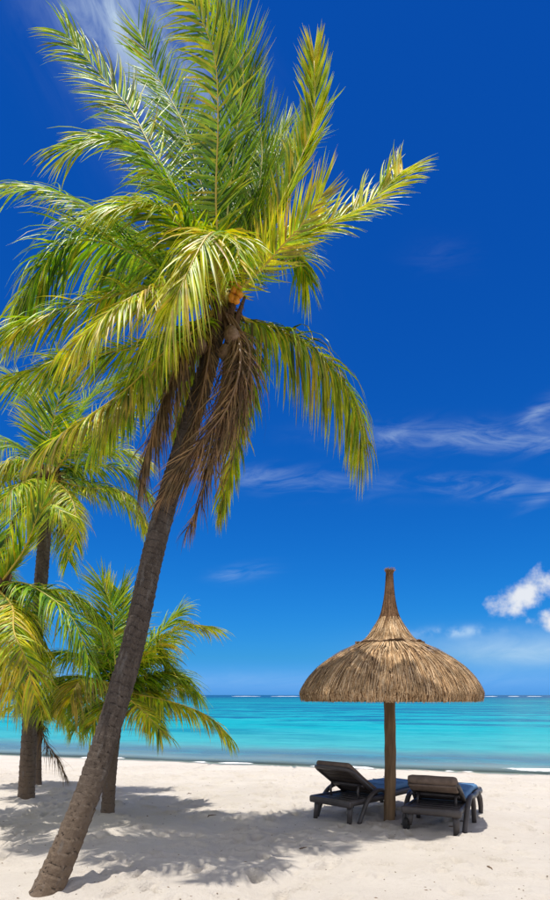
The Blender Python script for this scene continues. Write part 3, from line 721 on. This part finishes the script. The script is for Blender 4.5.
# ------------------------------------------------------------------ thatched umbrella
UD = 8.15; UX = (389.5 - 275) / FPX * UD; K = UD / FPX
ub = Vector((UX, UD, 0)); ub.z = sand_z(ub.x, ub.y)
um = empty('beach_umbrella', ub)
tag(um, 'thatched straw beach umbrella with pointed top on a wooden pole', 'umbrella')
def zz(py): return CAM_H - (py - HORIZ) * K - ub.z
ru = random.Random(17)
mb = MB(); pp = [Vector((.012 * math.sin(z * 2.1), .01 * math.cos(z * 1.7), z)) for z in np.linspace(-.25, zz(640), 26)]
mb.tube(pp, [.079 - .004 * i / 25 + .003 * math.sin(i * 1.9) for i in range(26)], 20); mb.build('pole', M_POLE, um)
prof = [(3.6, 571), (3.9, 580), (4.6, 592), (6.2, 604), (8.5, 614), (11.5, 621), (16, 629), (19.5, 635), (24, 640.5), (34, 645.5), (48, 651.5), (60.5, 659), (72, 668), (81, 678), (87, 688), (89.5, 694), (88, 698.5)]
def prof_at(f):
    f = f * (len(prof) - 1); i = min(int(f), len(prof) - 2); a, b_ = prof[i], prof[i + 1]; w = f - i
    return (a[0] + (b_[0] - a[0]) * w) * K, zz(a[1] + (b_[1] - a[1]) * w)
m_thatch, t, b, out = material('thatch')
a = attr(t, 'col'); x, y, z = sep(t, objco(t)); nn = noise(t, objco(t), 5.0, 4); n3 = noise(t, objco(t), 60.0, 3)
setin(t, b, color=mixc(t, 1.0, a.outputs[0], mixc(t, (nn * .6 + n3 * .4).step(.3, .7), (.5, .46, .42), (1.3, 1.24, 1.18)), 'MULTIPLY'), rough=.88, spec=.15)
STRAW = [(0.48, 0.335, 0.19), (0.39, 0.26, 0.14), (0.62, 0.47, 0.30), (0.23, 0.14, 0.07), (0.45, 0.295, 0.155), (0.09, 0.05, 0.026)]
# under-roof: rafters and inner dome
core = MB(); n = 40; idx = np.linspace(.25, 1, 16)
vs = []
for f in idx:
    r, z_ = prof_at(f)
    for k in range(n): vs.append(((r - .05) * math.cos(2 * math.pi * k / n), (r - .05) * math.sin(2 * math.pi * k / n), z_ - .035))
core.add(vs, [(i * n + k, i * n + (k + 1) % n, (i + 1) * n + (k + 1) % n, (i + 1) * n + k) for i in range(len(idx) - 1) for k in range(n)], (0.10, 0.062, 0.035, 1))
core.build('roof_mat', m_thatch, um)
for k in range(10):
    a_ = 2 * math.pi * k / 10 + .1; mb = MB(); d = Vector((math.cos(a_), math.sin(a_), 0))
    pts = []
    for f in (.5, .65, .8, .9, .955): r, z_ = prof_at(f); pts.append(d * (r - .07) + Vector((0, 0, z_ - .085)))
    mb.tube(pts, [.022] * 5, 8); mb.build('rafter', M_POLE, um)
def straw(mb, a0, f0, f1, lift0, lift1, w, col, wob=.03, hang=0.0, nseg=4):
    vs = []
    for i in range(nseg + 1):
        g_ = i / nseg; f = f0 + (f1 - f0) * g_; r, z_ = prof_at(min(1, f)); a_ = a0 + wob * g_ / max(.15, r)
        lift = lift0 + (lift1 - lift0) * g_
        rr = r + lift * .8; z2 = z_ + lift * .6 - (hang * max(0, g_ - .6) / .4)
        ct, st = math.cos(a_), math.sin(a_); ww = w * (1, 1, .95, .8, .35)[min(4, int(g_ * 4))] * .5
        vs += [(rr * ct + st * ww, rr * st - ct * ww, z2), (rr * ct - st * ww, rr * st + ct * ww, z2)]
    mb.add(vs, [(2 * i, 2 * i + 1, 2 * i + 3, 2 * i + 2) for i in range(nseg)])
    sh = ru.uniform(.75, 1.3); mb.c += [tuple(min(.8, q * sh) for q in col) + (1,)] * len(vs)
skirt = MB()
for k in range(13000):
    f0 = .60 + .36 * ru.random() ** .8; ln = ru.uniform(.10, .24); f1 = min(1.0, f0 + ln)
    last = f1 >= 1.0
    straw(skirt, ru.uniform(0, 6.2832), f0, f1, ru.uniform(-.01, .012), ru.uniform(0, .026), ru.uniform(.006, .013), STRAW[ru.choice((0, 0, 1, 2, 2, 3, 4, 4, 5))], ru.gauss(0, .035), ru.uniform(0, .055) if last else 0)
skirt.build('thatch_skirt', m_thatch, um, kind='stuff')
cap = MB()
for k in range(2600):
    f0 = .28 + .24 * ru.random(); f1 = min(.665, f0 + ru.uniform(.10, .2))
    straw(cap, ru.uniform(0, 6.2832), f0, f1, ru.uniform(.0, .01), ru.uniform(.004, .03), ru.uniform(.007, .014), STRAW[ru.choice((0, 1, 2, 2, 3, 4))], ru.gauss(0, .02))
cap.build('thatch_cap', m_thatch, um, kind='stuff')
spire = MB()
vs = []; ns = 16; fl = np.linspace(0, .33, 14)
for f in fl:
    r, z_ = prof_at(f)
    for k in range(ns): vs.append(((r - .012) * math.cos(2 * math.pi * k / ns), (r - .012) * math.sin(2 * math.pi * k / ns), z_))
spire.add(vs, [(i * ns + k, i * ns + (k + 1) % ns, (i + 1) * ns + (k + 1) % ns, (i + 1) * ns + k) for i in range(len(fl) - 1) for k in range(ns)], (0.09, 0.05, 0.028, 1))
for k in range(520):
    f0 = ru.uniform(-.005, .2); straw(spire, ru.uniform(0, 6.2832), max(0, f0), min(.37, f0 + .2), .0, .008, .010, [(0.17, 0.095, 0.05), (0.11, 0.062, 0.034), (0.23, 0.14, 0.08)][k % 3], ru.gauss(0, .012))
for k in range(110):                                            # frayed tuft at the very top
    a_ = ru.uniform(0, 6.28); r_ = .045 * ru.random() ** .5; z0 = zz(575); d = Vector((math.cos(a_), math.sin(a_), 0)); sp = ru.uniform(.2, 1.5)
    spire.tube([d * r_ + Vector((0, 0, z0)), d * (r_ + .012 * sp) + Vector((0, 0, z0 + .05)), d * (r_ + .032 * sp) + Vector((0, 0, z0 + ru.uniform(.06, .10)))], [.004, .004, .002], 4, (0.26, 0.16, 0.085, 1))
spire.build('thatch_spire', m_thatch, um, kind='stuff')
for (f, rr, th, nm) in ((.555, .003, .015, 'binding'), ):
    r, z_ = prof_at(f); mb = MB(); m = 72; vs = []
    for k in range(m):
        a_ = 2 * math.pi * k / m; o_ = .016 * math.sin(a_ * 7) + .012 * math.sin(a_ * 17 + 1) + .012 * ru.uniform(-1, 1)
        for q in range(8):
            b_ = 2 * math.pi * q / 8; rad = th * (1 + .6 * ru.uniform(-1, 1))
            vs.append(((r + rr + rad * math.cos(b_)) * math.cos(a_), (r + rr + rad * math.cos(b_)) * math.sin(a_), z_ + .02 + o_ * .7 + rad * math.sin(b_)))
    mb.add(vs, [(k * 8 + q, ((k + 1) % m) * 8 + q, ((k + 1) % m) * 8 + (q + 1) % 8, k * 8 + (q + 1) % 8) for k in range(m) for q in range(8)])
    mb.build(nm, M_FIBRE, um)

# ------------------------------------------------------------------ sun loungers
def rounded_box(mb, cx, cy, cz, lx, ly, lz, r, bend=None, nx=1):
    """box with rounded edges; nx > 1 slices it along x, bend(x) lifts it"""
    bm = bmesh.new(); bmesh.ops.create_cube(bm, size=1)
    for v in bm.verts: v.co = Vector((v.co.x * lx, v.co.y * ly, v.co.z * lz))
    bmesh.ops.bevel(bm, geom=list(bm.edges), offset=r, segments=3, affect='EDGES', profile=.5)
    if nx > 1:
        for i in range(1, nx):
            x_ = -lx / 2 + lx * i / nx
            bmesh.ops.bisect_plane(bm, geom=list(bm.verts) + list(bm.edges) + list(bm.faces), plane_co=(x_, 0, 0), plane_no=(1, 0, 0))
    bm.verts.index_update()
    vs = [Vector((v.co.x + cx, v.co.y + cy, v.co.z + cz + (bend(v.co.x + cx, v.co.y + cy) if bend else 0))) for v in bm.verts]
    fs = [tuple(v.index for v in f.verts) for f in bm.faces]; bm.free(); mb.add(vs, fs)

def lounger(label, loc, heading, back_len, back_ang, roll_top):
    lo = empty('sun_lounger', loc, heading); tag(lo, label, 'sun lounger', 'sun loungers under the thatched umbrella')
    W = .33; rail_z = .285
    for sd in (-1, 1):                                           # side rails, gently arched
        mb = MB(); pts = [Vector((x_, sd * W, rail_z + .03 * math.sin(max(0, x_ - .7) * 2.4))) for x_ in np.linspace(.02, 1.84, 22)]
        mb.tube(pts, [.034] * 22, 10, None, 1.25); mb.build('side_rail', M_PLASTIC, lo)
        mb = MB()                                                # arm: one beam that arches up from the ground and down again
        pts, _ = catmull([(.16, sd * (W + .045), 0), (.24, sd * (W + .05), .16), (.36, sd * (W + .055), .32), (.52, sd * (W + .055), .405), (.70, sd * (W + .055), .39), (.84, sd * (W + .05), .27), (.92, sd * (W + .045), .12), (.95, sd * (W + .045), 0)], 30)
        mb.tube(pts, [.036 - .008 * abs(i / 29 - .5) for i in range(30)], 10, None, .85); mb.build('arm', M_PLASTIC, lo)
        mb = MB(); pts, _ = catmull([(1.52, sd * W, rail_z + .03), (1.60, sd * (W + .02), .24), (1.655, sd * (W + .03), .12), (1.67, sd * (W + .03), 0)], 14)
        mb.tube(pts, [.046 - .012 * i / 13 for i in range(14)], 10, None, .8); mb.build('leg', M_PLASTIC, lo)
        if sd == 1 and roll_top:                                              # the left rear stands on a wheel
            mb = MB(); mb.tube([(.06, sd * .27, .26), (.07, sd * .275, .14), (.075, sd * .28, .075)], [.05, .036, .028], 8, None, .7); lg = mb.build('leg', M_PLASTIC, lo)
            mb = MB(); vs = []; m = 22
            for (o_, r_) in ((-.028, .05), (-.03, .075), (-.02, .085), (.02, .085), (.03, .075), (.028, .05)):
                for k in range(m): a_ = 2 * math.pi * k / m; vs.append((.075 + r_ * math.cos(a_), sd * .318 + o_, .085 + r_ * math.sin(a_)))
            mb.add(vs, [(i * m + k, i * m + (k + 1) % m, (i + 1) * m + (k + 1) % m, (i + 1) * m + k) for i in range(5) for k in range(m)] + [tuple(range(m)), tuple(range(5 * m, 6 * m))])
            mb.build('wheel', M_RUBBER, lo, smooth=False)
        else:
            mb = MB(); mb.tube([(.08, sd * .285, .27), (.065, sd * .295, .14), (.045, sd * .30, 0)], [.052, .040, .034], 10, None, .75); mb.build('leg', M_PLASTIC, lo)
    mb = MB(); rounded_box(mb, .02, 0, .275, .075, .74, .10, .03); mb.build('rear_crossbar', M_PLASTIC, lo)
    mb = MB(); rounded_box(mb, 1.85, 0, .315, .07, .70, .08, .028); mb.build('front_crossbar', M_PLASTIC, lo)
    for i in range(13):
        x_ = .10 + i * .135; mb = MB(); rounded_box(mb, x_, 0, rail_z + .012 + .03 * math.sin(max(0, x_ - .7) * 2.4), .085, .62, .022, .008); mb.build('slat', M_PLASTIC, lo)
    # raised back: local frame running up from the hinge
    hx, hz = .66, .325; ca, sa = math.cos(back_ang), math.sin(back_ang)
    def up(v): return Vector((hx - v[0] * ca + v[2] * sa, v[1], hz + v[0] * sa + v[2] * ca))
    def ubuild(mb, name, mat, par, **kw): mb.v = [tuple(up(v)) for v in mb.v]; mb.f = [tuple(reversed(f)) for f in mb.f]; return mb.build(name, mat, par, **kw)
    mb = MB(); loop = [(0, -.29, 0), (back_len * .5, -.30, 0), (back_len - .07, -.30, 0), (back_len - .015, -.285, 0), (back_len, -.235, 0), (back_len, 0, 0), (back_len, .235, 0), (back_len - .015, .285, 0), (back_len - .07, .30, 0), (back_len * .5, .30, 0), (0, .29, 0)]
    mb.tube(loop, [.030] * len(loop), 10); bk = ubuild(mb, 'backrest', M_PLASTIC, lo)
    for i in range(7):
        mb = MB(); rounded_box(mb, .06 + i * (back_len - .12) / 6, 0, .0, (back_len - .12) / 6 - .014, .58, .018, .006); ubuild(mb, 'back_slat', M_WEAVE, bk)
    mb = MB(); rounded_box(mb, back_len * .42, 0, -.03, .06, .56, .035, .012); ubuild(mb, 'back_brace', M_PLASTIC, bk)
    for sd in (-1, 1):
        mb = MB(); top = up((back_len * .5, sd * .235, -.03)); mb.tube([top, Vector((top.x - .03, sd * .24, (top.z + rail_z) / 2)), Vector((top.x - .02, sd * .245, rail_z))], [.016] * 3, 8); mb.build('prop', M_PLASTIC, lo)
    # pads
    wob = lambda x_, y_: .006 * math.sin(x_ * 21) * math.cos(y_ * 6) + .004 * math.sin(y_ * 17 + x_ * 9)
    mb = MB(); rounded_box(mb, (back_len + .02) / 2, 0, .056, back_len + .04, .58, .070, .030, wob, 10); ubuild(mb, 'back_pad', M_TAUPE, lo)
    if roll_top:                                                 # pad folded over the top edge of the back
        mb = MB(); ln = .60; pts = [(back_len + .045 + .004 * math.sin(i), -ln / 2 + ln * i / 13, .022) for i in range(14)]
        mb.tube(pts, [.058 if 0 < i < 13 else .040 for i in range(14)], 14, None, .95); ubuild(mb, 'pad_roll', M_TAUPE, lo)
        mb = MB(); rounded_box(mb, back_len - .07, 0, -.042, .20, .585, .032, .014, wob, 5); ubuild(mb, 'pad_flap', M_TAUPE, lo)
    mb = MB(); bend = lambda x_, y_: .03 * math.sin(max(0, x_ - .7) * 2.4) + wob(x_, y_) - .05 * max(0, (x_ - 1.72) / .15) ** 2
    rounded_box(mb, 1.265, 0, .352, 1.17, .60, .085, .036, bend, 14); sp_ = mb.build('seat_pad', M_BLUE, lo)
    for x_ in (.98, 1.32, 1.60):
        mb = MB(); rounded_box(mb, x_, 0, .398 + bend(x_, 0), .012, .56, .010, .004); mb.build('seam', M_BLUE, sp_)
    return lo

def place(x, y, hx, hy): return Vector((x, y, sand_z(x, y) - .012)), math.atan2(hy, hx)
l, a_ = place(.735, 8.08, .72, .69)
lounger('dark resin sun lounger with steep bare back, its blue pad reaching behind the pole', l, a_, .74, math.radians(33), False)
l, a_ = place(1.915, 7.38, .45, .893)
lounger('dark resin sun lounger with taupe pad folded over its lower back', l, a_, .62, math.radians(28), True)

# ------------------------------------------------------------------ bits on the sand
rd = random.Random(71)
for k in range(14):
    x_, y_ = rd.uniform(-3.5, 4.5), rd.uniform(5.2, 10.5)
    a_ = rd.uniform(0, 6.28); ln = rd.uniform(.05, .14); mb = MB()
    pts = [Vector((math.cos(a_) * ln * (q - .5) + rd.gauss(0, .006), math.sin(a_) * ln * (q - .5) + rd.gauss(0, .006), 0)) for q in (0, .33, .66, 1)]
    for p_ in pts: p_.z = sand_z(x_ + p_.x, y_ + p_.y) - sand_z(x_, y_) + .006
    mb.tube(pts, [.006, .008, .007, .003], 6)
    mb.tube([pts[1], pts[1] + Vector((rd.uniform(-.03, .03), rd.uniform(-.03, .03), .012))], [.005, .002], 5)
    o = mb.build('twig', M_TWIG); o.location = (x_, y_, sand_z(x_, y_))
    tag(o, 'small dry twig lying on the pale sand', 'twig', 'twigs scattered on the sand')
mb = MB()
for k in range(900):
    y_ = 4.6 + 13 * rd.random() ** 1.3; x_ = rd.uniform(-.52, .52) * y_ * 1.1; r = rd.uniform(.003, .009); z_ = sand_z(x_, y_)
    a_ = rd.uniform(0, 6.28); c_, s_ = math.cos(a_), math.sin(a_); e = rd.uniform(1, 2.6)
    vs = [(x_ + (u_ * c_ * e - v_ * s_) * r, y_ + (u_ * s_ * e + v_ * c_) * r, z_ + w_ * r * .8) for (u_, v_, w_) in ((1, 0, .1), (0, 1, 0), (-1, .1, .1), (0, -1, 0), (.1, 0, 1), (0, 0, -.6))]
    mb.add(vs, [(0, 1, 4), (1, 2, 4), (2, 3, 4), (3, 0, 4), (1, 0, 5), (2, 1, 5), (3, 2, 5), (0, 3, 5)])
o = mb.build('beach_debris', M_TWIG, smooth=False, kind='stuff'); tag(o, 'scattered crumbs of dry weed and shell on the sand', 'debris')
